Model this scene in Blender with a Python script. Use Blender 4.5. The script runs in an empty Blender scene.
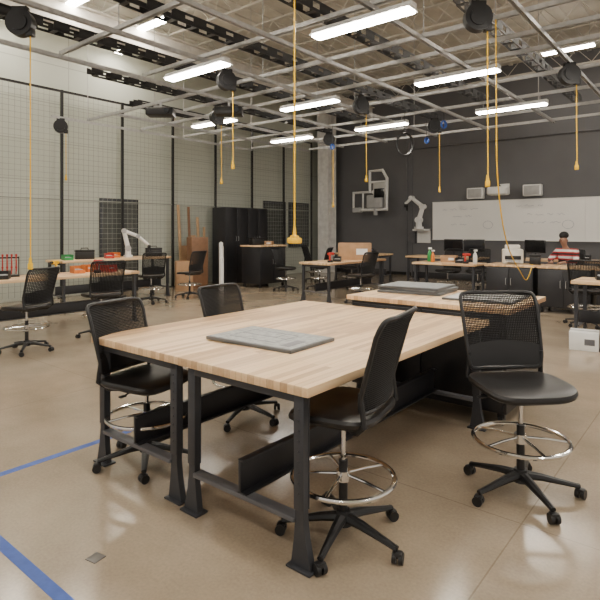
import bpy, bmesh, math, random
from mathutils import Vector, Matrix, Euler
random.seed(7)
S = bpy.context.scene
COL = S.collection

# ------------------------------------------------------------------ materials
def nodes(m):
    m.use_nodes = True
    nt = m.node_tree
    return nt, nt.nodes, nt.links, nt.nodes["Principled BSDF"]

def mat(name, col, rough=0.5, metal=0.0, var=0.12, scale=6.0, bump=0.0, spec=0.5):
    m = bpy.data.materials.new(name)
    nt, N, L, P = nodes(m)
    tc = N.new("ShaderNodeTexCoord")
    nz = N.new("ShaderNodeTexNoise"); nz.inputs["Scale"].default_value = scale
    nz.inputs["Detail"].default_value = 3
    L.new(tc.outputs["Object"], nz.inputs["Vector"])
    rp = N.new("ShaderNodeValToRGB")
    rp.color_ramp.elements[0].position = 0.3
    rp.color_ramp.elements[1].position = 0.7
    a = [max(0, c * (1 - var)) for c in col]; b = [min(1, c * (1 + var)) for c in col]
    rp.color_ramp.elements[0].color = (*a, 1); rp.color_ramp.elements[1].color = (*b, 1)
    L.new(nz.outputs["Fac"], rp.inputs["Fac"])
    L.new(rp.outputs["Color"], P.inputs["Base Color"])
    P.inputs["Roughness"].default_value = rough
    P.inputs["Metallic"].default_value = metal
    P.inputs["Specular IOR Level"].default_value = spec
    if bump:
        bp = N.new("ShaderNodeBump"); bp.inputs["Strength"].default_value = bump
        n2 = N.new("ShaderNodeTexNoise"); n2.inputs["Scale"].default_value = scale * 12
        L.new(tc.outputs["Object"], n2.inputs["Vector"])
        L.new(n2.outputs["Fac"], bp.inputs["Height"]); L.new(bp.outputs["Normal"], P.inputs["Normal"])
    return m

def emis(name, col, s):
    m = bpy.data.materials.new(name)
    nt, N, L, P = nodes(m)
    P.inputs["Base Color"].default_value = (*col, 1)
    P.inputs["Emission Color"].default_value = (*col, 1)
    P.inputs["Emission Strength"].default_value = s
    return m

def wood_mat():
    m = bpy.data.materials.new("butcher_block_maple")
    nt, N, L, P = nodes(m)
    tc = N.new("ShaderNodeTexCoord")
    mp = N.new("ShaderNodeMapping"); mp.inputs["Rotation"].default_value = (0, 0, math.pi / 2)
    L.new(tc.outputs["Object"], mp.inputs["Vector"])
    br = N.new("ShaderNodeTexBrick")
    br.inputs["Scale"].default_value = 1.0
    br.inputs["Brick Width"].default_value = 0.85
    br.inputs["Row Height"].default_value = 0.045
    br.inputs["Mortar Size"].default_value = 0.0009
    br.inputs["Color1"].default_value = (0.82, 0.575, 0.33, 1)
    br.inputs["Color2"].default_value = (0.40, 0.205, 0.095, 1)
    br.inputs["Mortar"].default_value = (0.40, 0.23, 0.12, 1)
    br.inputs["Bias"].default_value = -0.32
    L.new(mp.outputs["Vector"], br.inputs["Vector"])
    mp2 = N.new("ShaderNodeMapping"); mp2.inputs["Scale"].default_value = (40, 2, 40)
    L.new(tc.outputs["Object"], mp2.inputs["Vector"])
    nz = N.new("ShaderNodeTexNoise"); nz.inputs["Scale"].default_value = 1.5; nz.inputs["Detail"].default_value = 5
    L.new(mp2.outputs["Vector"], nz.inputs["Vector"])
    mx = N.new("ShaderNodeMix"); mx.data_type = 'RGBA'; mx.blend_type = 'OVERLAY'
    mx.inputs["Factor"].default_value = 0.25
    L.new(br.outputs["Color"], mx.inputs["A"]); L.new(nz.outputs["Fac"], mx.inputs["B"])
    L.new(mx.outputs["Result"], P.inputs["Base Color"])
    P.inputs["Roughness"].default_value = 0.42
    return m

def floor_mat():
    m = bpy.data.materials.new("polished_concrete")
    nt, N, L, P = nodes(m)
    tc = N.new("ShaderNodeTexCoord")
    n1 = N.new("ShaderNodeTexNoise"); n1.inputs["Scale"].default_value = 1.0; n1.inputs["Detail"].default_value = 7
    n1.inputs["Roughness"].default_value = 0.64
    n2 = N.new("ShaderNodeTexNoise"); n2.inputs["Scale"].default_value = 60; n2.inputs["Detail"].default_value = 2
    L.new(tc.outputs["Object"], n1.inputs["Vector"]); L.new(tc.outputs["Object"], n2.inputs["Vector"])
    r = N.new("ShaderNodeValToRGB")
    r.color_ramp.elements[0].position = 0.3; r.color_ramp.elements[0].color = (0.265, 0.208, 0.145, 1)
    r.color_ramp.elements[1].position = 0.7; r.color_ramp.elements[1].color = (0.385, 0.312, 0.228, 1)
    L.new(n1.outputs["Fac"], r.inputs["Fac"])
    mx = N.new("ShaderNodeMix"); mx.data_type = 'RGBA'; mx.blend_type = 'OVERLAY'; mx.inputs["Factor"].default_value = 0.18
    L.new(r.outputs["Color"], mx.inputs["A"]); L.new(n2.outputs["Fac"], mx.inputs["B"])
    br = N.new("ShaderNodeTexBrick"); br.offset = 0
    br.inputs["Brick Width"].default_value = 4.3; br.inputs["Row Height"].default_value = 4.3
    br.inputs["Scale"].default_value = 1; br.inputs["Mortar Size"].default_value = 0.004
    br.inputs["Color1"].default_value = (1, 1, 1, 1); br.inputs["Color2"].default_value = (1, 1, 1, 1)
    br.inputs["Mortar"].default_value = (0.72, 0.7, 0.68, 1)
    mp = N.new("ShaderNodeMapping"); mp.inputs["Location"].default_value = (0.9, 1.2, 0)
    L.new(tc.outputs["Object"], mp.inputs["Vector"]); L.new(mp.outputs["Vector"], br.inputs["Vector"])
    m2 = N.new("ShaderNodeMix"); m2.data_type = 'RGBA'; m2.blend_type = 'MULTIPLY'; m2.inputs["Factor"].default_value = 1
    L.new(mx.outputs["Result"], m2.inputs["A"]); L.new(br.outputs["Color"], m2.inputs["B"])
    L.new(m2.outputs["Result"], P.inputs["Base Color"])
    rr = N.new("ShaderNodeMapRange"); rr.inputs["To Min"].default_value = 0.10; rr.inputs["To Max"].default_value = 0.26
    L.new(n1.outputs["Fac"], rr.inputs["Value"]); L.new(rr.outputs["Result"], P.inputs["Roughness"])
    P.inputs["Specular IOR Level"].default_value = 0.6
    return m

def panel_wall_mat():
    m = bpy.data.materials.new("pale_metal_siding")
    nt, N, L, P = nodes(m)
    tc = N.new("ShaderNodeTexCoord")
    sp = N.new("ShaderNodeSeparateXYZ"); L.new(tc.outputs["Object"], sp.inputs[0])
    cb = N.new("ShaderNodeCombineXYZ"); L.new(sp.outputs["Y"], cb.inputs["X"]); L.new(sp.outputs["Z"], cb.inputs["Y"])
    br = N.new("ShaderNodeTexBrick"); br.offset = 0
    br.inputs["Scale"].default_value = 1
    br.inputs["Brick Width"].default_value = 6.6; br.inputs["Row Height"].default_value = 0.95
    br.inputs["Mortar Size"].default_value = 0.012
    br.inputs["Color1"].default_value = (0.51, 0.535, 0.465, 1); br.inputs["Color2"].default_value = (0.55, 0.575, 0.505, 1)
    br.inputs["Mortar"].default_value = (0.38, 0.40, 0.35, 1)
    L.new(cb.outputs[0], br.inputs["Vector"])
    L.new(br.outputs["Color"], P.inputs["Base Color"])
    P.inputs["Roughness"].default_value = 0.6
    return m

def knit_mat():
    m = bpy.data.materials.new("dark_red_white_knit")
    nt, N, L, P = nodes(m)
    tc = N.new("ShaderNodeTexCoord")
    w = N.new("ShaderNodeTexWave"); w.bands_direction = 'Z'; w.inputs["Scale"].default_value = 2.2
    w.inputs["Distortion"].default_value = 0.6
    L.new(tc.outputs["Object"], w.inputs["Vector"])
    r = N.new("ShaderNodeValToRGB"); r.color_ramp.interpolation = 'CONSTANT'
    r.color_ramp.elements[0].color = (0.05, 0.02, 0.025, 1)
    r.color_ramp.elements[1].color = (0.50, 0.035, 0.035, 1); r.color_ramp.elements[1].position = 0.22
    e = r.color_ramp.elements.new(0.72); e.color = (0.72, 0.69, 0.67, 1)
    L.new(w.outputs["Fac"], r.inputs["Fac"]); L.new(r.outputs["Color"], P.inputs["Base Color"])
    P.inputs["Roughness"].default_value = 0.85
    return m

M = dict(
    wood=wood_mat(), floor=floor_mat(), lwall=panel_wall_mat(),
    dwall=mat("charcoal_wall_paint", (0.13, 0.13, 0.137), 0.75, scale=1.5, var=0.05),
    ceil=mat("off_white_deck", (0.66, 0.63, 0.56), 0.7, scale=2),
    joist=mat("cream_joist_paint", (0.66, 0.63, 0.57), 0.5),
    column=mat("pale_column_paint", (0.80, 0.79, 0.76), 0.5),
    beige=mat("beige_plastic", (0.66, 0.62, 0.54), 0.5),
    black=mat("black_plastic", (0.010, 0.010, 0.011), 0.42, bump=0.05),
    tray=mat("black_tray_paint", (0.02, 0.02, 0.022), 0.4),
    mesh=mat("black_mesh_fabric", (0.008, 0.008, 0.009), 0.6),
    vinyl=mat("black_vinyl", (0.012, 0.011, 0.011), 0.38, bump=0.08),
    steel=mat("dark_grey_powder_coat", (0.045, 0.047, 0.054), 0.40, 0.2),
    steel2=mat("mid_grey_powder_coat", (0.13, 0.13, 0.14), 0.4, 0.3),
    chrome=mat("chrome", (0.75, 0.74, 0.72), 0.12, 1.0, var=0.03),
    galv=mat("galvanised_strut", (0.50, 0.50, 0.495), 0.38, 0.5, scale=15),
    cab=mat("black_cabinet_paint", (0.018, 0.018, 0.021), 0.36),
    white=mat("white_enamel", (0.8, 0.8, 0.78), 0.35, var=0.03),
    board=mat("whiteboard_surface", (0.90, 0.89, 0.86), 0.3, var=0.02, scale=1),
    grey=mat("grey_plastic", (0.42, 0.42, 0.42), 0.5),
    slab=mat("grey_slab", (0.11, 0.115, 0.12), 0.5),
    slabtop=mat("pale_slab_face", (0.33, 0.34, 0.33), 0.5, scale=30, var=0.3),
    midface=mat("mid_grey_slab_face", (0.24, 0.25, 0.25), 0.5, scale=30, var=0.2),
    paper=mat("printed_paper_face", (0.58, 0.57, 0.55), 0.5, scale=25, var=0.2),
    yellow=mat("yellow_rubber", (0.95, 0.55, 0.0), 0.4),
    blue=mat("blue_tape", (0.045, 0.10, 0.38), 0.55, scale=20),
    bluep=mat("blue_plastic", (0.02, 0.09, 0.40), 0.4),
    red=mat("red_plastic", (0.5, 0.03, 0.02), 0.4),
    orange=mat("orange_plastic", (0.7, 0.2, 0.03), 0.4),
    green=mat("green_plastic", (0.03, 0.3, 0.08), 0.4),
    card=mat("cardboard", (0.40, 0.24, 0.13), 0.8),
    plank=mat("pine_plank", (0.44, 0.28, 0.15), 0.6, scale=10),
    brown=mat("brown_board", (0.20, 0.10, 0.05), 0.6, scale=10),
    glass=mat("dark_glass", (0.03, 0.035, 0.04), 0.1),
    pane=mat("grey_window_glass", (0.10, 0.105, 0.10), 0.2),
    screen=mat("screen_black", (0.01, 0.01, 0.012), 0.15),
    skin=mat("skin", (0.38, 0.21, 0.14), 0.55),
    skin2=mat("skin_dark", (0.26, 0.12, 0.08), 0.5),
    hair=mat("dark_knit_cap", (0.012, 0.01, 0.01), 0.8),
    denim=mat("dark_denim", (0.03, 0.04, 0.07), 0.8),
    ink=mat("marker_ink", (0.25, 0.27, 0.33), 0.6),
    plate=mat("worn_floor_plate", (0.16, 0.15, 0.14), 0.5, 0.3),
    wire=mat("partition_wire", (0.28, 0.295, 0.26), 0.5, 0.1),
    shirt=knit_mat(),
    lens=emis("fluorescent_lens", (1.0, 0.93, 0.82), 66.0),
    lens2=emis("high_bay_lens", (1.0, 0.91, 0.78), 70.0),
)

# ------------------------------------------------------------------ mesh builder
class B:
    def __init__(s): s.bm = bmesh.new()
    def box(s, c, d, rot=(0, 0, 0), bev=0.0, seg=2):
        r = bmesh.ops.create_cube(s.bm, size=1)
        vs = r['verts']
        mt = Matrix.Translation(c) @ Euler(rot).to_matrix().to_4x4() @ Matrix.Diagonal((*d, 1))
        bmesh.ops.transform(s.bm, matrix=mt, verts=vs)
        if bev:
            es = list({e for v in vs for e in v.link_edges})
            bmesh.ops.bevel(s.bm, geom=es, offset=bev, segments=seg, affect='EDGES', profile=0.5)
        return s
    def cyl(s, p0, p1, r0, r1=None, seg=14):
        p0 = Vector(p0); p1 = Vector(p1); r1 = r0 if r1 is None else r1
        d = p1 - p0
        q = Vector((0, 0, 1)).rotation_difference(d.normalized()).to_matrix().to_4x4()
        mt = Matrix.Translation((p0 + p1) / 2) @ q
        bmesh.ops.create_cone(s.bm, cap_ends=True, segments=seg, radius1=r0, radius2=r1, depth=d.length, matrix=mt)
        return s
    def ball(s, c, d, u=16, v=10, rot=(0, 0, 0)):
        mt = Matrix.Translation(c) @ Euler(rot).to_matrix().to_4x4() @ Matrix.Diagonal((*d, 1))
        bmesh.ops.create_uvsphere(s.bm, u_segments=u, v_segments=v, radius=1, matrix=mt)
        return s
    def tube(s, pts, r, seg=8, closed=False, flat=1.0):
        pts = [Vector(p) for p in pts]; n = len(pts); rings = []
        up = Vector((0, 0, 1))
        prev = None
        for i, p in enumerate(pts):
            if closed: t = pts[(i + 1) % n] - pts[i - 1]
            else: t = pts[min(i + 1, n - 1)] - pts[max(i - 1, 0)]
            t.normalize()
            if prev is None:
                a = up if abs(t.z) < 0.9 else Vector((1, 0, 0))
                nrm = (a - t * a.dot(t)).normalized()
            else:
                nrm = (prev - t * prev.dot(t)).normalized()
            prev = nrm
            b = t.cross(nrm)
            rr = r[i] if isinstance(r, (list, tuple)) else r
            rings.append([s.bm.verts.new(p + nrm * math.cos(2 * math.pi * k / seg) * rr * flat + b * math.sin(2 * math.pi * k / seg) * rr) for k in range(seg)])
        m = n if closed else n - 1
        for i in range(m):
            A = rings[i]; C = rings[(i + 1) % n]
            for k in range(seg):
                s.bm.faces.new((A[k], A[(k + 1) % seg], C[(k + 1) % seg], C[k]))
        if not closed:
            s.bm.faces.new(rings[0][::-1]); s.bm.faces.new(rings[-1])
        return s
    def loft(s, rings):
        R = [[s.bm.verts.new(p) for p in r] for r in rings]
        n = len(R[0])
        for i in range(len(R) - 1):
            for k in range(n):
                s.bm.faces.new((R[i][k], R[i][(k + 1) % n], R[i + 1][(k + 1) % n], R[i + 1][k]))
        s.bm.faces.new(R[0][::-1]); s.bm.faces.new(R[-1])
        return s
    def prism(s, poly, t, mt):
        a = [s.bm.verts.new(mt @ Vector((x, -t / 2, z))) for x, z in poly]
        b = [s.bm.verts.new(mt @ Vector((x, t / 2, z))) for x, z in poly]
        n = len(poly)
        s.bm.faces.new(a); s.bm.faces.new(b[::-1])
        for i in range(n):
            s.bm.faces.new((a[i], b[i], b[(i + 1) % n], a[(i + 1) % n]))
        return s
    def mesh(s, name, m, smooth=True):
        bmesh.ops.recalc_face_normals(s.bm, faces=s.bm.faces)
        me = bpy.data.meshes.new(name); s.bm.to_mesh(me); s.bm.free()
        me.materials.append(m)
        if smooth:
            me.shade_smooth(); me.set_sharp_from_angle(angle=math.radians(35))
        return me

def smooth_path(pts, n=6):
    P = [Vector(p) for p in pts]; out = []
    for i in range(len(P) - 1):
        p0 = P[max(i - 1, 0)]; p1 = P[i]; p2 = P[i + 1]; p3 = P[min(i + 2, len(P) - 1)]
        for k_ in range(n):
            t = k_ / n
            out.append(0.5 * ((2 * p1) + (p2 - p0) * t + (2 * p0 - 5 * p1 + 4 * p2 - p3) * t * t + (3 * p1 - p0 - 3 * p2 + p3) * t ** 3))
    out.append(P[-1]); return out

def ob(name, me, parent=None, loc=(0, 0, 0), rot=(0, 0, 0), **kw):
    o = bpy.data.objects.new(name, me)
    COL.objects.link(o)
    o.location = loc; o.rotation_euler = rot
    if parent: o.parent = parent
    for k, v in kw.items(): o[k] = v
    return o

def top(name, label, category, loc=(0, 0, 0), rz=0.0, me=None, group=None, kind=None):
    o = ob(name, me, None, loc, (0, 0, rz))
    if me is None: o.empty_display_size = 0.1
    o["label"] = label; o["category"] = category
    if group: o["group"] = group
    if kind: o["kind"] = kind
    return o

def struct(name, me, loc=(0, 0, 0)):
    o = ob(name, me, None, loc); o["kind"] = "structure"; return o

# ------------------------------------------------------------------ room
XL, YB, ZC = -12.8, 17.5, 7.0
XR, YF = 6.0, -4.0
cx, cy = (XL + XR) / 2, (YF + YB) / 2
struct("floor", B().box((cx, cy, -0.05), (XR - XL, YB - YF, 0.1)).mesh("floor", M['floor'], False))
struct("ceiling", B().box((cx, cy, ZC + 0.05), (XR - XL, YB - YF, 0.1)).mesh("ceiling", M['ceil'], False))
struct("wall_left", B().box((XL - 0.1, cy, ZC / 2), (0.2, YB - YF, ZC)).mesh("wall_left", M['lwall'], False))
struct("wall_back", B().box((cx, YB + 0.1, ZC / 2), (XR - XL, 0.2, ZC)).mesh("wall_back", M['dwall'], False))
struct("baseboard_back", B().box((cx, YB - 0.01, 0.06), (XR - XL, 0.02, 0.12)).mesh("baseboard", M['black'], False))

jb = B()
L_ = XR - XL
jb.box((cx, 0, 0.46), (L_, 0.09, 0.045)).box((cx, 0, -0.02), (L_, 0.08, 0.045))
n = 24
for i in range(n):
    xa = XL + L_ * i / n; xb = XL + L_ * (i + 0.5) / n; xc = XL + L_ * (i + 1) / n
    jb.cyl((xa, 0, 0.44), (xb, 0, 0.0), 0.010, seg=6).cyl((xb, 0, 0.0), (xc, 0, 0.44), 0.010, seg=6)
jm = jb.mesh("joist", M['joist'])
k = 1
y = 1.0
while y < 17.3:
    struct("trim_%d" % k, jm, (0, y, 6.5)); k += 1; y += 1.78
rb = B()
x = XL + 0.2
while x < 2:
    rb.box((x, cy, ZC - 0.02), (0.12, YB - YF, 0.04)); x += 0.45
struct("trim_%d" % k, rb.mesh("deck_ribs", M['ceil'], False)); k += 1
gb = B().box((-10.6, 8, 6.35), (0.22, 19, 0.03)).box((-10.6, 8, 6.1), (0.03, 19, 0.5)).box((-10.6, 8, 5.85), (0.22, 19, 0.03))
struct("trim_%d" % k, gb.mesh("girder", M['joist'], False)); k += 1
cb = B().box((-12.2, 16.5, 3.5), (0.5, 0.04, 7)).box((-12.2, 16.75, 3.5), (0.04, 0.5, 7)).box((-12.2, 17.0, 3.5), (0.5, 0.04, 7))
struct("trim_%d" % k, cb.mesh("column", M['column'], False)); k += 1

post = B().box((0, 0, 2.53), (0.06, 0.06, 5.06)).box((0, 0, 0.01), (0.14, 0.14, 0.02)).mesh("post", M['black'], False)
gbm = bmesh.new()
NY, NZ = 12, 37
gv = [[gbm.verts.new((0, -0.79 + 1.58 * i / NY, -2.45 + 4.9 * j / NZ)) for i in range(NY + 1)] for j in range(NZ + 1)]
for j in range(NZ):
    for i in range(NY): gbm.faces.new((gv[j][i], gv[j][i + 1], gv[j + 1][i + 1], gv[j + 1][i]))
gme = bpy.data.meshes.new("wire"); gbm.to_mesh(gme); gbm.free(); gme.materials.append(M['wire'])
for i in range(-3, 7):
    y = 6.3 + 1.65 * i
    p = top("partition_panel", "wire mesh wall partition bay with black post", "partition", (XL + 0.25, y, 0), group="wire mesh partition bays")
    ob("post", post, p)
    if i < 6:
        w = ob("wire_mesh", gme, p, (0, 0.825, 2.56))
        md = w.modifiers.new("w", 'WIREFRAME'); md.thickness = 0.0075; md.use_replace = True
        ob("rail", B().box((0, 0.825, 5.03), (0.05, 1.58, 0.05)).mesh("rail", M['black'], False), p)
        ob("rail", B().box((0, 0.825, 2.4), (0.03, 1.58, 0.025)).mesh("rail", M['wire'], False), p)

def door(name, y, w, z0, z1):
    b = B().box((XL + 0.03, y, (z0 + z1) / 2), (0.06, w, z1 - z0), bev=0.01)
    o = struct(name, b.mesh(name, M['steel']))
    ob("pane", B().box((XL + 0.07, y, (z0 + z1) / 2), (0.02, w - 0.16, z1 - z0 - 0.2)).mesh("pane", M['pane'], False), o)
door("door_1", 8.0, 1.15, 0.0, 2.5)
door("window_1", 14.3, 1.2, 1.0, 2.7)
door("window_2", 15.7, 1.2, 1.0, 2.7)

def tape(x0, y0, x1, y1):
    top("floor_tape", "strip of blue tape on concrete floor", "tape", me=B().box(((x0 + x1) / 2, (y0 + y1) / 2, 0.001), (abs(x1 - x0), abs(y1 - y0), 0.002)).mesh("tape", M['blue'], False), group="blue floor tape")
tape(-3.86, 0.9, -3.80, 6.2)
tape(-3.70, 1.14, -1.6, 1.20)
top("floor_outlet_plate", "small worn metal cover plate set in floor", "plate", (-2.48, 1.42, 0), math.radians(10), B().box((0, 0, 0.002), (0.07, 0.07, 0.004), bev=0.001).mesh("plate", M['plate']))

# ------------------------------------------------------------------ drafting stool
def superring(a, b, z, n=40, p=4.0):
    out = []
    for i in range(n):
        t = 2 * math.pi * i / n
        c, s_ = math.cos(t), math.sin(t)
        x = a * math.copysign(abs(c) ** (2 / p), c); y = b * math.copysign(abs(s_) ** (2 / p), s_)
        zz = z - 0.03 * max(0, (y / 0.24)) ** 3
        out.append((x * 1.10, y, zz))
    return out
seat_me = B().loft([superring(0.20, 0.19, -0.035), superring(0.235, 0.225, -0.03), superring(0.252, 0.242, -0.012), superring(0.255, 0.245, 0.005), superring(0.248, 0.238, 0.020), superring(0.22, 0.21, 0.026), superring(0.12, 0.11, 0.014), superring(0.03, 0.03, 0.010)]).mesh("seat", M['vinyl'])
mech_me = B().box((0, -0.02, -0.07), (0.17, 0.22, 0.06), bev=0.015).cyl((0.08, 0, -0.08), (0.25, 0.03, -0.09), 0.006).box((0.26, 0.03, -0.09), (0.05, 0.03, 0.012), bev=0.004).mesh("mech", M['black'])

def bs(u, v):
    hw = 0.240 + 0.020 * math.sin(v * math.pi * 0.55)
    x = u * hw
    yy = -0.235 - 0.02 * v - 0.11 * v * v + 0.045 * u * u
    z = 0.05 + 0.475 * v
    return Vector((x, yy, z))
PW = 13.0
def rr(t):
    c = math.cos(2 * math.pi * t); s_ = math.sin(2 * math.pi * t)
    return math.copysign(abs(c) ** (2 / PW), c), 0.5 + 0.5 * math.copysign(abs(s_) ** (2 / PW), s_)
frame_me = B().tube([bs(*rr((i + 0.5) / 72)) for i in range(72)], 0.013, 8, closed=True).mesh("back_frame", M['black'])
def quadpanel(nu, nv, v0, v1):
    bm = bmesh.new(); g = []
    for j in range(nv + 1):
        v = v0 + (v1 - v0) * j / nv
        sv = abs(2 * v - 1)
        hw = (1 - sv ** PW) ** (1 / PW)
        g.append([bm.verts.new(bs((-1 + 2 * i / nu) * hw, v)) for i in range(nu + 1)])
    for j in range(nv):
        for i in range(nu):
            bm.faces.new((g[j][i], g[j][i + 1], g[j + 1][i + 1], g[j + 1][i]))
    me = bpy.data.meshes.new("panel"); bm.to_mesh(me); bm.free(); me.materials.append(M['mesh']); return me
panel_me = quadpanel(46, 42, 0.02, 0.98)
panel_far = quadpanel(22, 22, 0.02, 0.98)
lum_bm = bmesh.new(); g = []
for j in range(5):
    v = 0.02 + 0.34 * j / 4
    g.append([lum_bm.verts.new(bs(-0.95 + 1.9 * i / 14, v - (0.05 * ((i - 7) / 7) ** 2 if j == 4 else 0)) + Vector((0, 0.006, 0))) for i in range(15)])
for j in range(4):
    for i in range(14): lum_bm.faces.new((g[j][i], g[j][i + 1], g[j + 1][i + 1], g[j + 1][i]))
lum_me = bpy.data.meshes.new("lumbar"); lum_bm.to_mesh(lum_me); lum_bm.free(); lum_me.materials.append(M['black']); lum_me.shade_smooth()
sup_l = B().tube([(-0.12, -0.05, -0.055), (-0.2, -0.16, -0.05), (-0.248, -0.215, 0.0), (-0.244, -0.195, 0.16)], [0.018, 0.018, 0.016, 0.012], 8).mesh("support", M['black'])
sup_r = B().tube([(0.12, -0.05, -0.055), (0.2, -0.16, -0.05), (0.248, -0.215, 0.0), (0.244, -0.195, 0.16)], [0.018, 0.018, 0.016, 0.012], 8).mesh("support", M['black'])
RZ = 0.33
ring_me_b = B().tube([(0.275 * math.cos(2 * math.pi * i / 48), 0.275 * math.sin(2 * math.pi * i / 48), RZ) for i in range(48)], 0.014, 10, closed=True)
for i in range(5):
    a = 2 * math.pi * i / 5
    ring_me_b.tube([(0.03 * math.cos(a), 0.03 * math.sin(a), RZ + 0.015), (0.15 * math.cos(a), 0.15 * math.sin(a), RZ + 0.012), (0.27 * math.cos(a), 0.27 * math.sin(a), RZ)], 0.008, 8)
ring_me_b.cyl((0, 0, RZ - 0.02), (0, 0, RZ + 0.035), 0.038)
ring_me = ring_me_b.mesh("foot_ring", M['chrome'])
bb = B().cyl((0, 0, 0.075), (0, 0, 0.15), 0.05, 0.038)
for i in range(5):
    a = 2 * math.pi * i / 5
    d = Vector((math.cos(a), math.sin(a), 0))
    bb.tube([d * 0.03 + Vector((0, 0, 0.115)), d * 0.12 + Vector((0, 0, 0.108)), d * 0.24 + Vector((0, 0, 0.088)), d * 0.335 + Vector((0, 0, 0.072))], [0.034, 0.028, 0.021, 0.017], 8, flat=0.8)
    bb.cyl(d * 0.325 + Vector((0, 0, 0.05)), d * 0.325 + Vector((0, 0, 0.085)), 0.012)
base_me = bb.mesh("base", M['black'])
cm = B().cyl((-0.027, 0, 0), (-0.006, 0, 0), 0.029, seg=18).cyl((0.006, 0, 0), (0.027, 0, 0), 0.029, seg=18).box((0, 0, 0.018), (0.05, 0.045, 0.03), bev=0.01)
caster_me = cm.mesh("caster", M['black'])

def stool(x, y, face, h=0.66, brot=0.0, near=False, s=1.0, label="black mesh-back drafting stool with chrome foot ring"):
    e = top("drafting_stool", label, "stool", (x, y, 0), math.radians(face - 90), group="black mesh drafting stools")
    e.scale = (s, s, s)
    ob("seat", seat_me, e, (0, 0, h))
    ob("seat_mechanism", mech_me, e, (0, 0, h + 0.03))
    b = ob("backrest", frame_me, e, (0, 0, h))
    p = ob("mesh_panel", panel_me if near else panel_far, b); md = p.modifiers.new("w", 'WIREFRAME'); md.thickness = 0.0088 if near else 0.0165; md.use_replace = True; md.use_even_offset = False
    ob("lumbar_panel", lum_me, b)
    ob("back_support", sup_l, e, (0, 0, h)); ob("back_support", sup_r, e, (0, 0, h))
    ob("column", B().cyl((0, 0, 0.13), (0, 0, 0.42), 0.024).mesh("col", M['black']), e)
    ob("gas_lift", B().cyl((0, 0, 0.42), (0, 0, h - 0.05), 0.014).mesh("lift", M['chrome']), e, label="chrome gas lift rod")
    br_ = math.radians(brot)
    ob("foot_ring", ring_me, e, (0, 0, 0), (0, 0, br_), label="chrome foot ring")
    bo = ob("base", base_me, e, (0, 0, 0), (0, 0, br_))
    for i in range(5):
        a = 2 * math.pi * i / 5
        ob("caster", caster_me, bo, (0.34 * math.cos(a), 0.34 * math.sin(a), 0.029), (0, 0, a + 0.5 + i))
    return e

stool(-1.61, 2.36, 191, 0.71, 40, True)
stool(-1.01, 3.46, -46, 0.665, 20, True, 1.03)
stool(-3.24, 2.25, 12, 0.60, 40, True)
stool(-3.32, 3.32, 5, 0.62, 15, True)
far = [(-7.45, 3.25, 200, 0.62), (-7.6, 4.45, 170, 0.66), (-10.2, 7.2, 160, 0.62), (-10.25, 8.35, 190, 0.62),
       (-9.4, 11.0, 20, 0.62), (-8.85, 11.8, 200, 0.64), (-6.45, 10.15, 175, 0.64), (-5.5, 12.75, -100, 0.64),
       (-4.75, 12.8, -80, 0.66), (-3.95, 12.7, -95, 0.64), (-1.9, 10.2, 100, 0.62), (-8.3, 12.6, -30, 0.6), (-10.3, 13.4, 60, 0.62), (-2.67, 12.6, -90, 0.70)]
for i, (x, y, f, h) in enumerate(far):
    stool(x, y, f, h, i * 23)

# ------------------------------------------------------------------ workbench
def leg_mesh():
    b = B()
    poly = [(-0.026, 0.84), (0.026, 0.84), (0.026, 0.24), (0.04, 0.14), (0.07, 0.012), (-0.052, 0.012), (-0.034, 0.14), (-0.026, 0.24)]
    b.prism(poly, 0.04, Matrix.Identity(4))
    b.box((0.0, 0.022, 0.56), (0.062, 0.006, 0.56), bev=0.002)
    b.box((0.0, -0.022, 0.56), (0.062, 0.006, 0.56), bev=0.002)
    b.box((0.008, 0, 0.006), (0.15, 0.09, 0.012), bev=0.003)
    for i in range(9):
        b.cyl((0, -0.029, 0.36 + i * 0.05), (0, -0.022, 0.36 + i * 0.05), 0.007, seg=8)
    return b.mesh("leg", M['steel'])
leg_me = leg_mesh()

def workbench(xc, yc, W, L, z=0.91, rz=0.0, label="butcher-block maple workbench with dark grey steel legs", stringer=True, group="maple workbenches", t=0.05):
    e = top("workbench", label, "table", (xc, yc, 0), math.radians(rz), group=group)
    ob("worktop", B().box((0, 0, z - t / 2), (W, L, t), bev=0.007).mesh("worktop", M['wood']), e, label="laminated maple worktop")
    s = (z - t) / 0.84
    for sy in (-1, 1):
        yy = sy * (L / 2 - 0.06)
        for sx in (-1, 1):
            l = ob("leg", leg_me, e, (sx * (W / 2 - 0.085), yy, 0), (0, 0, 0 if sx > 0 else math.pi)); l.scale = (1, 1, s)
        ob("crossbar", B().box((0, yy, 0.235), (W - 0.22, 0.07, 0.025), bev=0.004).mesh("crossbar", M['steel2']), e)
        ob("top_rail", B().box((0, yy, z - t - 0.025), (W - 0.12, 0.05, 0.045), bev=0.003).mesh("top_rail", M['steel']), e)
    if stringer:
        ob("stringer", B().box((0, 0, 0.335), (0.02, L - 0.06, 0.18), bev=0.004).box((0.012, 0, 0.425), (0.045, L - 0.06, 0.012), bev=0.003).box((0.02, 0, 0.25), (0.06, L - 0.06, 0.01)).mesh("stringer", M['cab']), e)
    return e
workbench(-2.03, 3.19, 0.98, 2.46)
workbench(-3.04, 3.215, 0.98, 2.46, z=0.902)
workbench(-7.35, 10.85, 0.9, 2.5)
workbench(-8.75, 4.2, 0.8, 2.9)
workbench(-11.3, 6.9, 0.8, 2.8, z=1.0)
workbench(-5.0, 11.65, 0.75, 1.5, rz=90, stringer=False)
workbench(-0.9, 9.0, 0.8, 1.8, rz=90)
workbench(-6.2, 14.3, 0.8, 2.2, rz=90)
workbench(-3.4, 14.6, 0.8, 2.2, rz=90)
workbench(-9.2, 14.6, 0.8, 1.8, rz=90)

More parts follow.
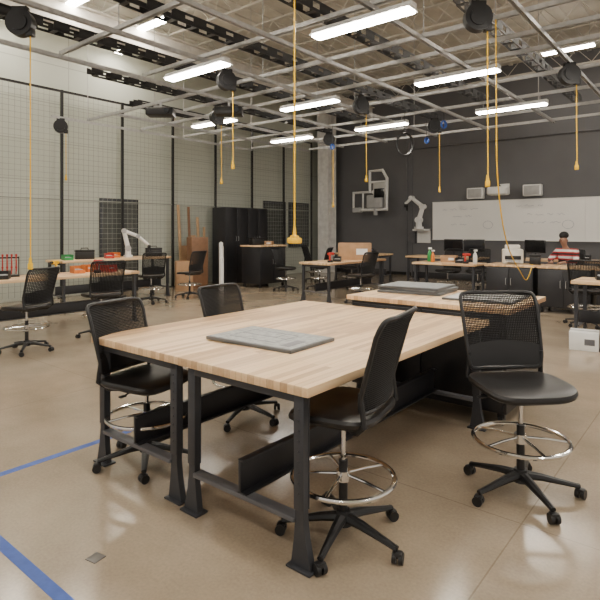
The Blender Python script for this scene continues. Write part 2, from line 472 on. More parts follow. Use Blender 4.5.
# ------------------------------------------------------------------ cabinets
def cabinet(xc, yc, W, D, z, label, rz=0, doors=2, casters=True, topmat='wood', over=0.03, group=None):
    e = top("storage_cabinet", label, "cabinet", (xc, yc, 0), math.radians(rz), group=group)
    z0 = 0.11 if casters else 0.0
    tt = 0.045
    ob("body", B().box((0, 0, (z0 + z - tt) / 2), (W, D, z - tt - z0), bev=0.006).mesh("body", M['cab']), e)
    if topmat:
        ob("worktop", B().box((0, 0, z - tt / 2), (W + 2 * over, D + 2 * over, tt), bev=0.004).mesh("worktop", M[topmat]), e, label="laminated maple worktop")
    dw = (W - 0.04) / doors
    for i in range(doors):
        xx = -W / 2 + 0.02 + dw * (i + 0.5)
        d = ob("door", B().box((xx, -D / 2 - 0.009, (z0 + z - tt) / 2), (dw - 0.012, 0.018, z - tt - z0 - 0.06), bev=0.004).mesh("door", M['cab']), e)
        hx = xx + (dw / 2 - 0.05) * (1 if i % 2 == 0 else -1)
        ob("handle", B().tube([(hx, -D / 2 - 0.016, z * 0.55), (hx, -D / 2 - 0.045, z * 0.55 + 0.005), (hx, -D / 2 - 0.045, z * 0.55 + 0.135), (hx, -D / 2 - 0.016, z * 0.55 + 0.14)], 0.006, 8).mesh("handle", M['galv']), d)
    if casters:
        for sx in (-1, 1):
            for sy in (-1, 1):
                ob("caster", B().cyl((-0.02, 0, 0.045), (0.02, 0, 0.045), 0.045, seg=20).box((0, 0, 0.085), (0.06, 0.05, 0.05), bev=0.006).mesh("caster", M['black']), e, (sx * (W / 2 - 0.06), sy * (D / 2 - 0.06), 0))
    return e
cabinet(-2.20, 5.03, 1.54, 1.04, 1.0, "black rolling cabinet with maple top beside workbench", over=0.04, doors=2)
cabinet(-3.55, 11.7, 0.95, 0.72, 0.93, "black base cabinet with maple top and steel handles", group="black base cabinets")
cabinet(-2.5, 11.7, 0.95, 0.72, 0.93, "black base cabinet with maple top and steel handles", group="black base cabinets")
cabinet(-1.45, 11.7, 0.95, 0.72, 0.93, "black base cabinet with maple top and steel handles", group="black base cabinets")
cabinet(-10.65, 11.45, 1.1, 0.75, 1.22, "black counter-height cabinet with maple top", rz=90)
cabinet(-12.1, 11.45, 0.92, 0.6, 2.4, "tall black steel storage cabinet", rz=90, casters=False, topmat=None, group="tall black cabinets")
cabinet(-12.1, 12.4, 0.92, 0.6, 2.4, "tall black steel storage cabinet", rz=90, casters=False, topmat=None, group="tall black cabinets")

# ------------------------------------------------------------------ slabs
def slab(x, y, z, w, d, t, rz, face, label, name="drawing_board", group=None):
    e = top(name, label, "board", (x, y, z), math.radians(rz), group=group)
    ob("body", B().box((0, 0, t / 2), (w, d, t), bev=0.003).mesh("slab", M['slab']), e)
    ob("face", B().box((0, 0, t + 0.001), (w - 0.035, d - 0.035, 0.002)).mesh("face", M[face], False), e, label="pale printed face")
    if face == 'slabtop':
        b = B()
        b.box((-0.05, 0.0, t + 0.0025), (0.40, 0.004, 0.001)).box((-0.05, 0.13, t + 0.0025), (0.40, 0.004, 0.001)).box((-0.05, -0.13, t + 0.0025), (0.40, 0.004, 0.001))
        b.box((-0.25, 0, t + 0.0025), (0.004, 0.26, 0.001)).box((0.15, 0, t + 0.0025), (0.004, 0.26, 0.001)).box((0.05, 0.065, t + 0.0025), (0.004, 0.13, 0.001))
        b.box((w * 0.36, -0.08, t + 0.0025), (0.07, 0.18, 0.001))
        ob("printed_outline", b.mesh("outline", M['steel2'], False), e)
    return e
slab(-2.42, 2.66, 0.91, 0.74, 0.48, 0.022, 2, 'slabtop', "thin framed drawing board lying on maple worktop")
slab(-2.58, 5.2, 1.0, 0.68, 0.6, 0.022, 6, 'midface', "dark-edged grey board at bottom of a stack", group="stacked boards on cabinet")
slab(-2.58, 5.21, 1.0245, 0.66, 0.58, 0.022, 0, 'midface', "dark-edged grey board in middle of a stack", group="stacked boards on cabinet")
slab(-2.59, 5.2, 1.049, 0.66, 0.56, 0.022, 5, 'midface', "dark-edged grey board on top of a stack", group="stacked boards on cabinet")
slab(-1.80, 5.08, 1.0, 0.64, 0.66, 0.02, 3, 'paper', "pale framed board lying on cabinet top")

# ------------------------------------------------------------------ suspended strut grid
G = top("ceiling_strut_grid", "suspended grid of galvanised struts and black cable trays", "ceiling grid", (0, 0, 4.05))
def strut_mesh(L, axis):
    d = (L, 0.05, 0.012) if axis == 'x' else (0.05, L, 0.012)
    b = B().box((0, 0, 0.02), d)
    if axis == 'x':
        b.box((0, 0.022, 0), (L, 0.005, 0.05)).box((0, -0.022, 0), (L, 0.005, 0.05))
    else:
        b.box((0.022, 0, 0), (0.005, L, 0.05)).box((-0.022, 0, 0), (0.005, L, 0.05))
    return b.mesh("strut", M['galv'], False)
for (y, xa, xb) in [(3.5, -7.0, 0.6), (4.8, -7.0, 0.6), (6.0, -10.8, 0.6), (6.7, -8.4, 0.6), (7.35, -10.8, 0.6), (8.6, -10.8, 0.6), (9.85, -10.8, 0.6), (11.1, -10.8, 0.6), (12.3, -9.6, 0.6)]:
    ob("strut", strut_mesh(xb - xa, 'x'), G, ((xa + xb) / 2, y, 0))
for (x, ya, yb) in [(-0.4, 3.5, 12.3), (-1.7, 2.0, 12.3), (-2.9, 2.0, 12.3), (-4.3, 2.0, 12.3), (-5.6, 2.0, 12.3), (-7.0, 2.0, 12.3), (-8.4, 6.0, 12.3), (-9.6, 6.0, 12.3), (-10.8, 5.2, 11.1)]:
    ob("strut", strut_mesh(yb - ya, 'y'), G, (x, (ya + yb) / 2, -0.05))
def tray_mesh(L):
    b = B()
    n_ = int(L / 0.32)
    for s_ in (-1, 1):
        b.box((s_ * 0.07, 0, 0.05), (0.006, L, 0.03)).box((s_ * 0.07, 0, -0.05), (0.006, L, 0.03))
        for i in range(n_ + 1):
            b.box((s_ * 0.07, -L / 2 + i * L / n_, 0), (0.006, 0.20, 0.09))
    n_ = int(L / 0.3)
    for i in range(n_ + 1):
        b.box((0, -L / 2 + i * L / n_, -0.06), (0.14, 0.06, 0.006))
    return b.mesh("tray", M['tray'], False)
for (x, ya, yb) in [(-3.6, 2.2, 11), (-5.0, 3.2, 11), (-6.4, 2.2, 11), (-7.7, 4.4, 10.6), (-9.0, 6, 10.8), (-2.2, 5.5, 11)]:
    ob("cable_tray", tray_mesh(yb - ya), G, (x, (ya + yb) / 2, 0.095))
for x in (-10.8, -8.4, -5.6, -2.9, -0.4):
    for y in (3.5, 6.0, 8.6, 11.1):
        if x < -7 and y < 5: continue
        ob("hanger_rod", B().cyl((x, y, 0), (x, y, 2.95), 0.008, seg=6).mesh("rod", M['galv']), G)

# ------------------------------------------------------------------ lights
house = B().box((0, 0, 0.045), (1.26, 0.12, 0.05), bev=0.008).prism([(-0.115, 0.0), (-0.05, 0.045), (0.05, 0.045), (0.115, 0.0)], 1.24, Matrix.Rotation(math.pi / 2, 4, 'Z')).mesh("housing", M['white'])
tubem = B().box((0, 0, -0.012), (1.22, 0.155, 0.024), bev=0.010).mesh("tube", M['lens'])
def fixture(x, y, z=3.87, rz=0, m=tubem, group="fluorescent strip lights under the strut grid", ztop=4.045):
    e = top("strip_light", "white linear fluorescent fixture, switched on", "light", (x, y, z), rz, group=group)
    ob("housing", house, e); ob("lamp", m, e, label="glowing tube lens")
    for s_ in (-0.5, 0.5):
        ob("hanger", B().cyl((s_, 0, 0.06), (s_, 0, ztop - z), 0.006, seg=6).mesh("hanger", M['galv']), e)
    return e
for y in (4.8, 7.35, 9.85):
    for x in (-8.25, -5.75, -3.05, -0.4):
        if x < -8 and y < 5: continue
        fixture(x, y)
for (x, y) in [(-3.2, 2.2), (-0.4, 2.2), (-3.2, -0.6), (-0.4, -0.6), (2.2, 2.2), (2.2, 5.0), (2.2, 8.0), (-5.8, -0.6)]:  # unseen extra fixtures outside the view, added to brighten the room
    fixture(x, y, ztop=ZC)
tubeh = B().box((0, 0, -0.015), (1.22, 0.22, 0.03), bev=0.012).mesh("tube", M['lens2'])
for (x, y) in [(-11.7, 4.9), (-10.0, 5.5), (-10.2, 7.2), (-11.9, 7.8), (-3.2, 15.0), (-6.5, 2.2), (-11, 1.5), (0.5, 12.5), (1.0, 15.5), (-9.0, 2.6)]:  # last five are off-screen, added only for more illumination
    fixture(x, y, 6.35, 0, tubeh, "high ceiling strip lights", ztop=ZC)

# ------------------------------------------------------------------ cord reels
reel_me = B().cyl((-0.05, 0, 0), (0.05, 0, 0), 0.14, seg=28).cyl((-0.065, 0, 0), (0.065, 0, 0), 0.09, seg=20).box((0, 0, 0.13), (0.08, 0.16, 0.08), bev=0.01).box((0, 0.1, -0.10), (0.08, 0.08, 0.08), bev=0.01).mesh("reel", M['black'])
def reel(x, y, zend, rz=-51, off=0.10, z=3.82):
    e = top("cord_reel", "black ceiling cord reel with hanging yellow cord", "cord reel", (x, y, z), math.radians(rz), group="ceiling cord reels")
    ob("housing", reel_me, e)
    L = z - zend
    ob("cord", B().tube([(0, off, -0.1), (0, off, -L * 0.5), (0.004, off + 0.004, -L)], 0.0065, 6).mesh("cord", M['yellow']), e)
    ob("plug", B().cyl((0, off, -L + 0.02), (0, off, -L - 0.04), 0.012, 0.018).box((0, off, -L - 0.07), (0.048, 0.04, 0.065), bev=0.008).mesh("plug", M['yellow']), e)
reel(-5.73, 2.44, 1.35)
reel(-5.62, 5.25, 2.65, -20)
reel(-1.97, 5.31, 2.2)
reel(-1.7, 8.06, 2.6)
reel(-4.95, 7.8, 2.6, -35)
reel(-7.6, 6.85, 2.65, -10)
reel(-4.73, 10.3, 2.55, -60)
reel(-7.37, 10.2, 2.3)
reel(-10.8, 5.4, 2.8, -30)
pe = top("pendant_outlet", "yellow pendant power outlet box hanging on yellow cord", "power outlet", (-2.87, 3.47, 1.57))
ob("cord", B().cyl((0, 0, 0.12), (0, 0, 2.44), 0.0075, seg=8).mesh("cord", M['yellow']), pe)
ob("outlet_box", B().box((0, 0, 0), (0.12, 0.07, 0.05), bev=0.014).box((0, 0, 0.03), (0.07, 0.05, 0.03), bev=0.01).cyl((0, 0, 0.03), (0, 0, 0.12), 0.02, 0.010).mesh("outlet", M['yellow']), pe)
top("extension_cord", "yellow cord draped from strut grid onto bench", "cord", me=B().tube(smooth_path([(-2.02, 6.0, 4.03), (-2.02, 6.02, 3.0), (-2.03, 6.1, 2.2), (-2.12, 6.7, 1.5), (-2.5, 8.6, 0.98), (-2.95, 10.5, 0.72), (-3.05, 11.22, 0.94), (-3.1, 11.4, 0.945), (-3.2, 11.6, 0.94)]), 0.0075, 6).mesh("cord", M['yellow']))
def coil(x, y, z, m, r, label):
    e = top("cable_coil", label, "cable", (x, y, z), math.radians(39))
    b = B()
    for k_ in range(4):
        b.tube([((r - k_ * 0.012) * math.cos(t * math.pi / 12), 0.012 * k_, r * 1.25 * math.sin(t * math.pi / 12)) for t in range(24)], 0.010 if r > 0.1 else 0.007, 6, closed=True)
    ob("loop", b.mesh("coil", m), e)
    ob("hanging_cable", B().cyl((0, 0, r * 1.2), (0, 0, 4.03 - z), 0.006, seg=6).mesh("cord", M['black']), e)
coil(-5.05, 9.6, 3.4, M['black'], 0.18, "black cable coiled on strut grid")
coil(-4.35, 9.9, 3.75, M['bluep'], 0.06, "blue air hose loop hanging from strut grid")
coil(-6.95, 9.75, 3.55, M['bluep'], 0.05, "blue air hose loop hanging from strut grid")
coil(-5.05, 10.6, 3.6, M['bluep'], 0.05, "blue air hose loop hanging from strut grid")
def proj(x, y, z, rz=0):
    e = top("ceiling_projector", "black projector clamped under strut grid", "projector", (x, y, z), math.radians(rz))
    ob("body", B().box((0, 0, 0), (0.5, 0.3, 0.14), bev=0.02).mesh("proj", M['black']), e)
    ob("lens", B().cyl((0.15, -0.15, 0), (0.15, -0.22, 0), 0.05, 0.045, seg=18).mesh("lens", M['glass']), e)
    ob("bracket", B().box((0, 0, 0.12), (0.04, 0.04, 0.2)).mesh("bracket", M['galv'], False), e)
proj(-8.2, 6.0, 3.85, 40); proj(-7.0, 6.6, 3.8, 40)

# ------------------------------------------------------------------ back wall
for i in range(3):
    x0 = -8.1 + i * 2.42
    e = top("whiteboard", "wall-mounted whiteboard with faint marker sketches", "whiteboard", (x0 + 1.21, YB - 0.02, 1.98), group="whiteboards on dark wall")
    ob("panel", B().box((0, 0, 0), (2.415, 0.02, 1.3)).mesh("panel", M['board'], False), e)
    ob("frame", B().box((0, -0.015, 0.655), (2.42, 0.03, 0.02)).mesh("frame", M['white'], False), e)
    ob("marker_tray", B().box((0, -0.03, -0.66), (2.42, 0.07, 0.02)).mesh("tray", M['white'], False), e)
    b = B()
    for r_ in range(3):
        xx = -1.0 + random.random() * 0.6; zz = 0.42 - r_ * 0.26 + random.uniform(-.04, .04)
        for w_ in range(random.randint(2, 4)):
            n_ = random.randint(6, 12)
            b.tube([(xx + 0.028 * t, -0.013, zz + random.uniform(-0.03, 0.03)) for t in range(n_)], 0.004, 4)
            xx += 0.028 * n_ + 0.09
    b.tube([(0.75 + 0.16 * math.cos(t * 0.5), -0.013, -0.15 + 0.13 * math.sin(t * 0.5)) for t in range(14)], 0.004, 4)
    ob("marker_sketch", b.mesh("ink", M['ink'], False), e)
def speaker(x, z):
    e = top("wall_speaker", "light grey box speaker mounted above whiteboard", "speaker", (x, YB - 0.16, z), group="wall speakers")
    ob("cabinet", B().box((0, 0, 0), (0.55, 0.22, 0.36), bev=0.03).mesh("sp", M['white']), e)
    ob("grille", B().box((0, -0.115, 0), (0.45, 0.012, 0.28), bev=0.004).mesh("grille", M['grey']), e)
    ob("bracket", B().box((0, 0.13, 0), (0.1, 0.06, 0.1)).mesh("bracket", M['black'], False), e)
speaker(-6.5, 2.88); speaker(-4.7, 2.9)
e = top("wall_projector", "white short-throw projector on wall arm", "projector", (-5.6, YB - 0.02, 2.96))
ob("arm", B().box((0, -0.3, 0.05), (0.12, 0.6, 0.06), bev=0.01).box((0, 0, 0.05), (0.3, 0.03, 0.3)).mesh("arm", M['white']), e)
ob("body", B().box((0, -0.62, -0.07), (0.62, 0.4, 0.26), bev=0.06, seg=3).mesh("pbody", M['white']), e)
ob("lens", B().cyl((0, -0.62, 0.01), (0, -0.5, 0.09), 0.05).mesh("lens", M['glass']), e)
struct("trim_%d" % k, B().cyl((-9.1, YB - 0.04, 0), (-9.1, YB - 0.04, 6.9), 0.02).mesh("conduit", M['steel2'])); k += 1
struct("trim_%d" % k, B().cyl((-8.9, YB - 0.04, 0), (-8.9, YB - 0.04, 6.9), 0.02).box((-8.9, YB - 0.05, 1.4), (0.3, 0.1, 0.4)).mesh("conduit", M['steel2'])); k += 1
struct("trim_%d" % k, B().cyl((-8.9, YB - 0.04, 4.6), (2, YB - 0.04, 4.6), 0.02).mesh("conduit", M['steel2'])); k += 1
e = top("articulated_arm_rig", "white wall-mounted articulated arm rig with open frame", "equipment", (-10.2, YB - 0.02, 2.95)); e.scale = (1.2, 1.2, 1.2)
ob("wall_plate", B().box((0, -0.03, 0), (0.5, 0.06, 0.9), bev=0.01).mesh("plate", M['white']), e)
ob("frame", B().tube([(-0.7, -0.5, -0.45), (0.5, -0.5, -0.45), (0.5, -0.5, 0.5), (0.35, -0.5, 0.75), (-0.1, -0.5, 0.75), (-0.1, -0.5, 0.1), (-0.7, -0.5, 0.1)], 0.05, 8, closed=True).cyl((0, 0, 0.1), (0, -0.5, 0.1), 0.05).cyl((-0.1, -0.5, 0.4), (0.5, -0.5, 0.4), 0.035).cyl((-0.35, -0.5, -0.45), (-0.35, -0.5, 0.1), 0.03).mesh("frame", M['white']), e)
ob("motor", B().box((0.1, -0.5, -0.2), (0.55, 0.2, 0.4), bev=0.04).cyl((0.1, -0.5, -0.4), (0.1, -0.5, -0.62), 0.06).box((-0.55, -0.5, -0.45), (0.3, 0.18, 0.16), bev=0.03).mesh("motor", M['grey']), e)
ob("screen", B().box((0.3, -0.62, 0.05), (0.35, 0.03, 0.28), bev=0.01).mesh("scr", M['screen']), e)

# ------------------------------------------------------------------ robot arms
def robot(x, y, z, rz, s=1.0, pts=None, bracket=0.0):
    e = top("robot_arm", "white robot arm on wall bracket beside whiteboard" if bracket else "white articulated robot arm standing on bench", "robot arm", (x, y, z), math.radians(rz))
    e.scale = (s, s, s)
    P = [Vector(p) for p in (pts or ((0, 0, 0.12), (0, 0, 0.28), (-0.28, 0, 0.72), (0.12, 0, 0.98), (0.36, 0, 0.82)))]
    jm_ = M['white'] if bracket else M['grey']
    ob("base", B().cyl((0, 0, 0), (0, 0, 0.06), 0.13, seg=20).cyl((0, 0, 0.06), P[1], 0.09, 0.075).mesh("base", M['white']), e)
    for a, b_ in ((1, 2), (2, 3), (3, 4)):
        r_ = [0, 0.065, 0.055, 0.045][a]
        ob("link", B().cyl(P[a], P[b_], r_ * 1.1, r_ * 0.9).mesh("link", M['white']), e)
        ob("joint", B().cyl(P[a] + Vector((0, -0.09, 0)), P[a] + Vector((0, 0.09, 0)), r_ * 1.35, seg=18).mesh("joint", jm_), e)
    ob("gripper", B().box(P[4] + Vector((0.02, 0, -0.06)), (0.09, 0.09, 0.1), bev=0.01).box(P[4] + Vector((0.05, 0.03, -0.15)), (0.02, 0.02, 0.1)).box(P[4] + Vector((0.05, -0.03, -0.15)), (0.02, 0.02, 0.1)).mesh("grip", M['black']), e)
    if bracket:
        ob("wall_bracket", B().box((0, bracket / 2, -0.03), (0.4, bracket, 0.05)).box((0, bracket - 0.02, -0.2), (0.4, 0.04, 0.4)).mesh("bracket", M['white'], False), e)
robot(-11.35, 7.35, 1.0, 60, 0.82, ((0, 0, 0.12), (0, 0, 0.26), (-0.12, 0, 0.78), (0.28, 0, 0.62), (0.58, 0, 0.36)))
robot(-8.42, 17.05, 1.7, 0, 1.25, ((0, 0, 0.12), (0, 0, 0.25), (0.12, 0, 0.62), (-0.22, 0, 0.88), (-0.42, 0, 0.72)), 0.34)

# ------------------------------------------------------------------ small bench items
def monitor(x, y, z, rz, w=0.55):
    e = top("computer_monitor", "black flat computer monitor on bench", "monitor", (x, y, z), math.radians(rz), group="computer monitors")
    ob("screen", B().box((0, 0, 0.32), (w, 0.03, 0.34), bev=0.008).box((0, -0.017, 0.32), (w - 0.04, 0.004, 0.3)).mesh("scr", M['screen']), e)
    ob("stand", B().cyl((0, 0.03, 0.01), (0, 0.03, 0.25), 0.02).box((0, 0.02, 0.008), (0.24, 0.18, 0.016), bev=0.005).mesh("stand", M['black']), e)
for a in [(-6.0, 14.3, 0.91, 0), (-5.4, 14.3, 0.91, 10), (-3.9, 14.6, 0.91, -10)]:
    monitor(*a)
def carton(x, y, z, w, d, h, rz, m='card', label="plain brown cardboard box with tape seam"):
    e = top("cardboard_box", label, "box", (x, y, z), math.radians(rz))
    ob("body", B().box((0, 0, h / 2), (w, d, h), bev=0.004).mesh("box", M[m]), e)
    ob("flap", B().box((0, d * 0.252, h + 0.003), (w, d * 0.48, 0.005)).mesh("flap", M[m], False), e)
    ob("flap", B().box((0, -d * 0.252, h + 0.003), (w, d * 0.48, 0.005)).mesh("flap", M[m], False), e)
    ob("tape_seam", B().box((0, 0, h + 0.0065), (w, 0.05, 0.001)).mesh("tape", M['plank' if m == 'card' else 'grey'], False), e)
    if h < 0.7: ob("side_label", B().box((w * 0.2, -d / 2 - 0.001, h * 0.5), (w * 0.35, 0.002, h * 0.35)).mesh("lab", M['white' if m == 'card' else 'steel2'], False), e)
carton(-7.3, 11.2, 0.91, 0.8, 0.4, 0.42, 40)
carton(-1.55, 8.25, 0.0, 0.36, 0.36, 0.24, 8, 'white', "white shipping carton on floor beside bench")
carton(-1.1, 8.25, 0.0, 0.42, 0.36, 0.2, -4, 'white', "white shipping carton under a second carton")
carton(-1.12, 8.26, 0.207, 0.36, 0.32, 0.16, 6, 'white', "small white carton stacked on another carton")
carton(-0.9, 9.0, 0.91, 0.4, 0.3, 0.18, 0, 'white', "white carton standing on bench")
carton(-5.05, 11.8, 0.91, 0.35, 0.25, 0.15, 10)
carton(-10.7, 11.65, 1.22, 0.35, 0.3, 0.1, 30)
carton(-9.6, 14.6, 0.91, 0.4, 0.3, 0.3, 15)
carton(-11.75, 9.85, 0.0, 0.5, 0.35, 1.45, 75, 'brown', "tall narrow dark brown box standing on floor")
carton(-11.6, 9.25, 0.0, 0.45, 0.35, 0.8, 60, 'card', "brown cardboard box standing on floor")
def bench_printer(x, y, z, rz):
    e = top("desktop_printer", "beige desktop printer with dark output slot", "printer", (x, y, z), math.radians(rz))
    ob("body", B().box((0, 0, 0.16), (0.42, 0.38, 0.32), bev=0.03).box((0, 0.03, 0.36), (0.3, 0.25, 0.1), bev=0.02).mesh("pb", M['beige']), e)
    ob("output_slot", B().box((0, -0.19, 0.14), (0.32, 0.02, 0.08)).mesh("slot", M['black'], False), e)
    ob("paper_tray", B().box((0, -0.26, 0.07), (0.28, 0.16, 0.012), rot=(0.15, 0, 0)).mesh("tray", M['grey'], False), e)
bench_printer(-3.6, 11.75, 0.93, 20)
def bottle(x, y, z, m, label, s=1.0):
    e = top("spray_bottle", label, "bottle", (x, y, z)); e.scale = (s, s, s)
    ob("body", B().loft([[(r * math.cos(a * math.pi / 8), r * math.sin(a * math.pi / 8), zz) for a in range(16)] for r, zz in ((0.036, 0), (0.04, 0.01), (0.04, 0.13), (0.03, 0.17), (0.013, 0.20), (0.013, 0.22))]).mesh("b", M[m]), e)
    ob("nozzle", B().box((0.01, 0, 0.24), (0.07, 0.025, 0.035), bev=0.006).mesh("n", M['white']), e)
bottle(-5.5, 11.7, 0.91, 'green', "green spray bottle on bench", 1.3)
bottle(-5.35, 11.55, 0.91, 'orange', "orange spray bottle on bench", 1.1)
bottle(-4.4, 11.7, 0.91, 'white', "white spray bottle on bench", 1.2)
bottle(-1.85, 11.6, 0.93, 'red', "red spray bottle on cabinet top")
bottle(-1.7, 11.85, 0.93, 'white', "white spray bottle on cabinet top", 1.2)
bottle(-0.5, 9.05, 0.91, 'white', "white spray bottle on bench", 1.2)
def toolbox(x, y, z, rz, m, w=0.42):
    e = top("toolbox", "%s plastic toolbox with carry handle on bench" % m, "toolbox", (x, y, z), math.radians(rz))
    ob("body", B().box((0, 0, 0.08), (w, 0.2, 0.16), bev=0.012).mesh("tb", M[m]), e)
    ob("lid", B().box((0, 0, 0.185), (w + 0.01, 0.21, 0.05), bev=0.015).mesh("lid", M['black']), e)
    ob("handle", B().tube([(-0.08, 0, 0.2), (-0.07, 0, 0.25), (0.07, 0, 0.25), (0.08, 0, 0.2)], 0.01, 6).mesh("h", M['black']), e)
toolbox(-11.3, 6.2, 1.0, 70, 'black', 0.4)
toolbox(-11.3, 8.05, 1.0, 60, 'black', 0.4)
toolbox(-3.15, 11.8, 0.93, 15, 'black', 0.22)
toolbox(-1.3, 11.8, 0.93, 0, 'black', 0.4)
toolbox(-10.65, 11.15, 1.22, 80, 'black')
toolbox(-7.3, 12.0, 0.91, 20, 'black', 0.3)
def bin_(x, y, z, rz, m, w=0.18):
    e = top("parts_bin", "small open-front %s parts bin on bench" % m.replace('bluep', 'blue'), "bin", (x, y, z), math.radians(rz))
    ob("shell", B().box((0, 0, 0.004), (w, 0.24, 0.008)).box((-w / 2, 0, 0.06), (0.006, 0.24, 0.12)).box((w / 2, 0, 0.06), (0.006, 0.24, 0.12)).box((0, 0.12, 0.06), (w, 0.006, 0.12)).box((0, -0.12, 0.03), (w, 0.006, 0.06)).mesh("bin", M[m], False), e)
    ob("contents", B().box((0, 0.01, 0.04), (w * 0.8, 0.19, 0.06), bev=0.02).mesh("cont", M['grey']), e)
for a in [(-8.8, 4.7, 0.91, 80, 'orange'), (-8.65, 5.2, 0.91, 100, 'red'), (-8.95, 5.0, 0.91, 90, 'orange'), (-8.6, 3.4, 0.91, 60, 'black'), (-8.85, 3.05, 0.91, 40, 'green'),
          (-11.2, 6.75, 1.0, 70, 'red'), (-11.4, 7.0, 1.0, 90, 'orange'), (-11.2, 5.75, 1.0, 80, 'green'), (-7.2, 10.3, 0.91, 30, 'black'),
          (-4.7, 11.6, 0.91, 10, 'black'), (-1.0, 11.65, 0.93, -10, 'red'), (-1.45, 9.05, 0.91, 15, 'black'), (-0.45, 8.75, 0.91, 0, 'orange'),
          (-3.3, 14.6, 0.91, 0, 'red'), (-2.7, 14.6, 0.91, 0, 'black'), (-9.0, 14.6, 0.91, 0, 'bluep')]:
    bin_(*a)
def drill(x, y, z, rz, m):
    e = top("cordless_drill", "%s cordless drill standing on its battery on bench" % m, "drill", (x, y, z), math.radians(rz))
    ob("body", B().cyl((-0.08, 0, 0.2), (0.08, 0, 0.2), 0.032).box((-0.03, 0, 0.11), (0.04, 0.035, 0.14), bev=0.01).mesh("drill", M[m]), e)
    ob("chuck", B().cyl((0.08, 0, 0.2), (0.13, 0, 0.2), 0.025, 0.014).cyl((0.13, 0, 0.2), (0.19, 0, 0.2), 0.004).mesh("chuck", M['black']), e)
    ob("battery", B().box((-0.02, 0, 0.025), (0.12, 0.07, 0.05), bev=0.008).mesh("bat", M['black']), e)
drill(-8.55, 4.95, 0.91, 30, 'red'); drill(-8.9, 4.35, 0.91, -60, 'yellow'); drill(-4.5, 11.45, 0.91, 40, 'red'); drill(-7.1, 9.9, 0.91, 80, 'red'); drill(-1.2, 8.8, 0.91, 120, 'yellow')
e = top("clamp_rack", "metal rack holding a row of red bar clamps", "tool rack", (-9.0, 3.55, 0.91), math.radians(70)); e.scale = (0.8, 0.8, 0.8)
ob("rack", B().box((0, 0, 0.015), (0.6, 0.25, 0.03)).box((-0.29, 0, 0.2), (0.02, 0.03, 0.4)).box((0.29, 0, 0.2), (0.02, 0.03, 0.4)).box((0, 0, 0.38), (0.6, 0.03, 0.03)).mesh("rack", M['black'], False), e)
for i in range(7):
    ob("clamp", B().box((0, -0.03, 0.22), (0.02, 0.02, 0.4)).box((0, -0.08, 0.4), (0.035, 0.12, 0.05), bev=0.008).box((0, -0.08, 0.16), (0.035, 0.12, 0.04), bev=0.008).cyl((0, -0.13, 0.08), (0, -0.13, 0.3), 0.012).mesh("clamp", M['red']), e, (-0.24 + i * 0.08, 0, 0.03))
for i in range(7):
    h = [2.4, 1.2, 2.35, 1.5, 2.05, 1.3, 1.75][i]
    wd = [0.09, 0.22, 0.08, 0.2, 0.09, 0.1, 0.08][i]
    yy = [9.72, 9.92, 10.1, 10.27, 10.44, 10.57, 10.7][i]
    mm = ['plank', 'card', 'brown', 'card', 'plank', 'brown', 'plank'][i]
    tilt = [-0.08, -0.05, -0.06, -0.04, -0.08, -0.05, -0.05][i]
    lb = {'plank': "pine plank leaning against mesh partition", 'card': "flat cardboard sheet leaning against mesh partition", 'brown': "brown board leaning upright against mesh partition"}[mm]
    o = top("cardboard_sheet" if mm == 'card' else "wood_plank", lb, "cardboard" if mm == 'card' else "plank", (XL + 0.34 + h * math.sin(-tilt), yy, 0.002), 0, B().box((0, 0, h / 2), (0.025, wd, h), bev=0.002).mesh("plank", M[mm]), group="leaning planks and sheets")
    o.rotation_euler = (0, tilt, 0)
for i in range(4):
    top("paper_roll", "upright white paper roll standing on floor", "roll", (-11.25 + 0.15 * i, 10.3 - 0.13 * i, 0), 0, B().cyl((0, 0, 0), (0, 0, [1.3, 1.05, 1.2, 0.9][i]), 0.06, seg=20).cyl((0, 0, 0.01), (0, 0, [1.32, 1.07, 1.22, 0.92][i]), 0.025).mesh("roll", M['white']), group="paper rolls")

# ------------------------------------------------------------------ person
def skin(name, pts, edges, m, parent, root=0, sub=2):
    names = list(pts); me = bpy.data.meshes.new(name)
    me.from_pydata([pts[n_][0] for n_ in names], [(names.index(a), names.index(b_)) for a, b_ in edges], [])
    me.materials.append(m)
    o = ob(name, me, parent)
    o.modifiers.new("Skin", 'SKIN')
    for i, n_ in enumerate(names):
        r_ = pts[n_][1]; d = me.skin_vertices[0].data[i]
        d.radius = (r_, r_) if not isinstance(r_, tuple) else r_
        d.use_root = (i == root)
    o.modifiers["Skin"].use_smooth_shade = True
    s_ = o.modifiers.new("Sub", 'SUBSURF'); s_.levels = sub; s_.render_levels = sub
    return o
pe = top("person", "person in dark cap and red patterned sweater leaning over bench", "person", (-2.67, 12.62, 0), math.radians(-14))
P = {
 'pelvis': ((0, 0.0, 0.80), 0.13), 'belly': ((0, -0.03, 0.95), 0.115), 'chest': ((0, -0.10, 1.12), 0.13), 'neckb': ((0, -0.15, 1.26), 0.065),
 'neck': ((0, -0.18, 1.32), 0.05), 'headlow': ((0, -0.235, 1.375), 0.066), 'headmid': ((0, -0.245, 1.455), 0.084), 'headtop': ((0, -0.235, 1.53), 0.066)}
E = [('pelvis', 'belly'), ('belly', 'chest'), ('chest', 'neckb'), ('neckb', 'neck'), ('neck', 'headlow'), ('headlow', 'headmid'), ('headmid', 'headtop')]
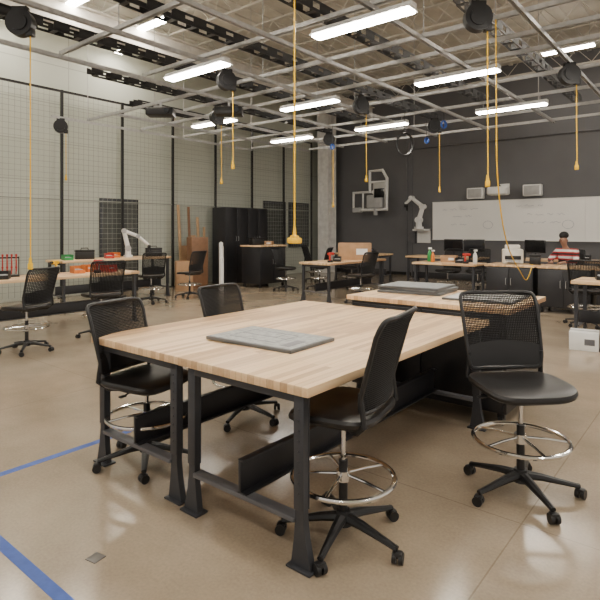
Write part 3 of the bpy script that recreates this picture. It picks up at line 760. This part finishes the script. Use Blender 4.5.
for sx, t in ((-1, 'l'), (1, 'r')):
    P.update({'hip' + t: ((sx * 0.09, -0.02, 0.78), 0.09), 'knee' + t: ((sx * 0.14, -0.3, 0.74), 0.06), 'ank' + t: ((sx * 0.12, -0.24, 0.40), 0.04), 'toe' + t: ((sx * 0.13, -0.33, 0.375), 0.033),
              'sh' + t: ((sx * 0.195, -0.11, 1.20), 0.057), 'el' + t: ((sx * 0.28, -0.27, 1.0), 0.042), 'wr' + t: ((sx * 0.12, -0.50, 0.975), 0.026), 'palm' + t: ((sx * 0.10, -0.57, 0.965), 0.032)})
    E += [('pelvis', 'hip' + t), ('hip' + t, 'knee' + t), ('knee' + t, 'ank' + t), ('ank' + t, 'toe' + t), ('chest', 'sh' + t), ('sh' + t, 'el' + t), ('el' + t, 'wr' + t), ('wr' + t, 'palm' + t)]
    for j, (dx, ln) in enumerate(((-0.03, 0.062), (-0.01, 0.072), (0.01, 0.068), (0.03, 0.052))):
        a, b_ = 'f%s%d' % (t, j), 'g%s%d' % (t, j)
        P[a] = ((sx * 0.10 + dx, -0.595 - ln * 0.5, 0.965), 0.009); P[b_] = ((sx * 0.10 + dx, -0.59 - ln, 0.947), 0.008)
        E += [('palm' + t, a), (a, b_)]
    P['th' + t] = ((sx * 0.055, -0.57, 0.96), 0.011); P['tt' + t] = ((sx * 0.045, -0.61, 0.95), 0.009)
    E += [('palm' + t, 'th' + t), ('th' + t, 'tt' + t)]
body = skin("body", P, E, M['skin'], pe, 0, 2)
SP = {'a': ((0, 0, 0.80), 0.15), 'b': ((0, -0.03, 0.95), 0.14), 'c': ((0, -0.10, 1.12), 0.158), 'd': ((0, -0.14, 1.24), 0.09)}
SE = [('a', 'b'), ('b', 'c'), ('c', 'd')]
for sx, t in ((-1, 'l'), (1, 'r')):
    SP.update({'s' + t: ((sx * 0.20, -0.11, 1.195), 0.08), 'e' + t: ((sx * 0.285, -0.27, 1.0), 0.062), 'w' + t: ((sx * 0.135, -0.47, 0.98), 0.040)})
    SE += [('c', 's' + t), ('s' + t, 'e' + t), ('e' + t, 'w' + t)]
skin("sweater", SP, SE, M['shirt'], pe, 0, 2)
TP = {'a': ((0, 0, 0.81), 0.14)}; TE = []
for sx, t in ((-1, 'l'), (1, 'r')):
    TP.update({'h' + t: ((sx * 0.09, -0.02, 0.785), 0.10), 'k' + t: ((sx * 0.14, -0.3, 0.74), 0.072), 'n' + t: ((sx * 0.12, -0.24, 0.44), 0.055)})
    TE += [('a', 'h' + t), ('h' + t, 'k' + t), ('k' + t, 'n' + t)]
skin("trousers", TP, TE, M['denim'], pe, 0, 2)
ob("knit_cap", B().ball((0, -0.222, 1.545), (0.095, 0.105, 0.083), rot=(0.25, 0, 0)).mesh("hair", M['hair']), pe, label="dark knit cap")
for nm, c, d in (("nose", (0, -0.328, 1.425), (0.012, 0.018, 0.022)), ("eye", (-0.03, -0.320, 1.448), (0.011, 0.008, 0.007)), ("eye", (0.03, -0.320, 1.448), (0.011, 0.008, 0.007)), ("mouth", (0, -0.305, 1.385), (0.024, 0.01, 0.007)), ("ear", (-0.085, -0.24, 1.435), (0.010, 0.018, 0.027)), ("ear", (0.085, -0.24, 1.435), (0.010, 0.018, 0.027))):
    ob(nm, B().ball(c, d).mesh(nm, M['hair'] if nm == "eye" else M['skin2']), body)

# ------------------------------------------------------------------ camera + world
cd = bpy.data.cameras.new("camera"); cam = bpy.data.objects.new("camera", cd); COL.objects.link(cam)
cam.location = (0, 0, 1.66); cam.rotation_euler = (math.radians(90), 0, math.radians(39))
cd.lens = 31.6; cd.sensor_width = 36; cd.shift_y = -0.1167; cd.clip_start = 0.05; cd.clip_end = 100
S.camera = cam
w = bpy.data.worlds.new("world"); S.world = w; w.use_nodes = True
bg = w.node_tree.nodes["Background"]; bg.inputs[0].default_value = (1.0, 0.92, 0.82, 1); bg.inputs[1].default_value = 0.75
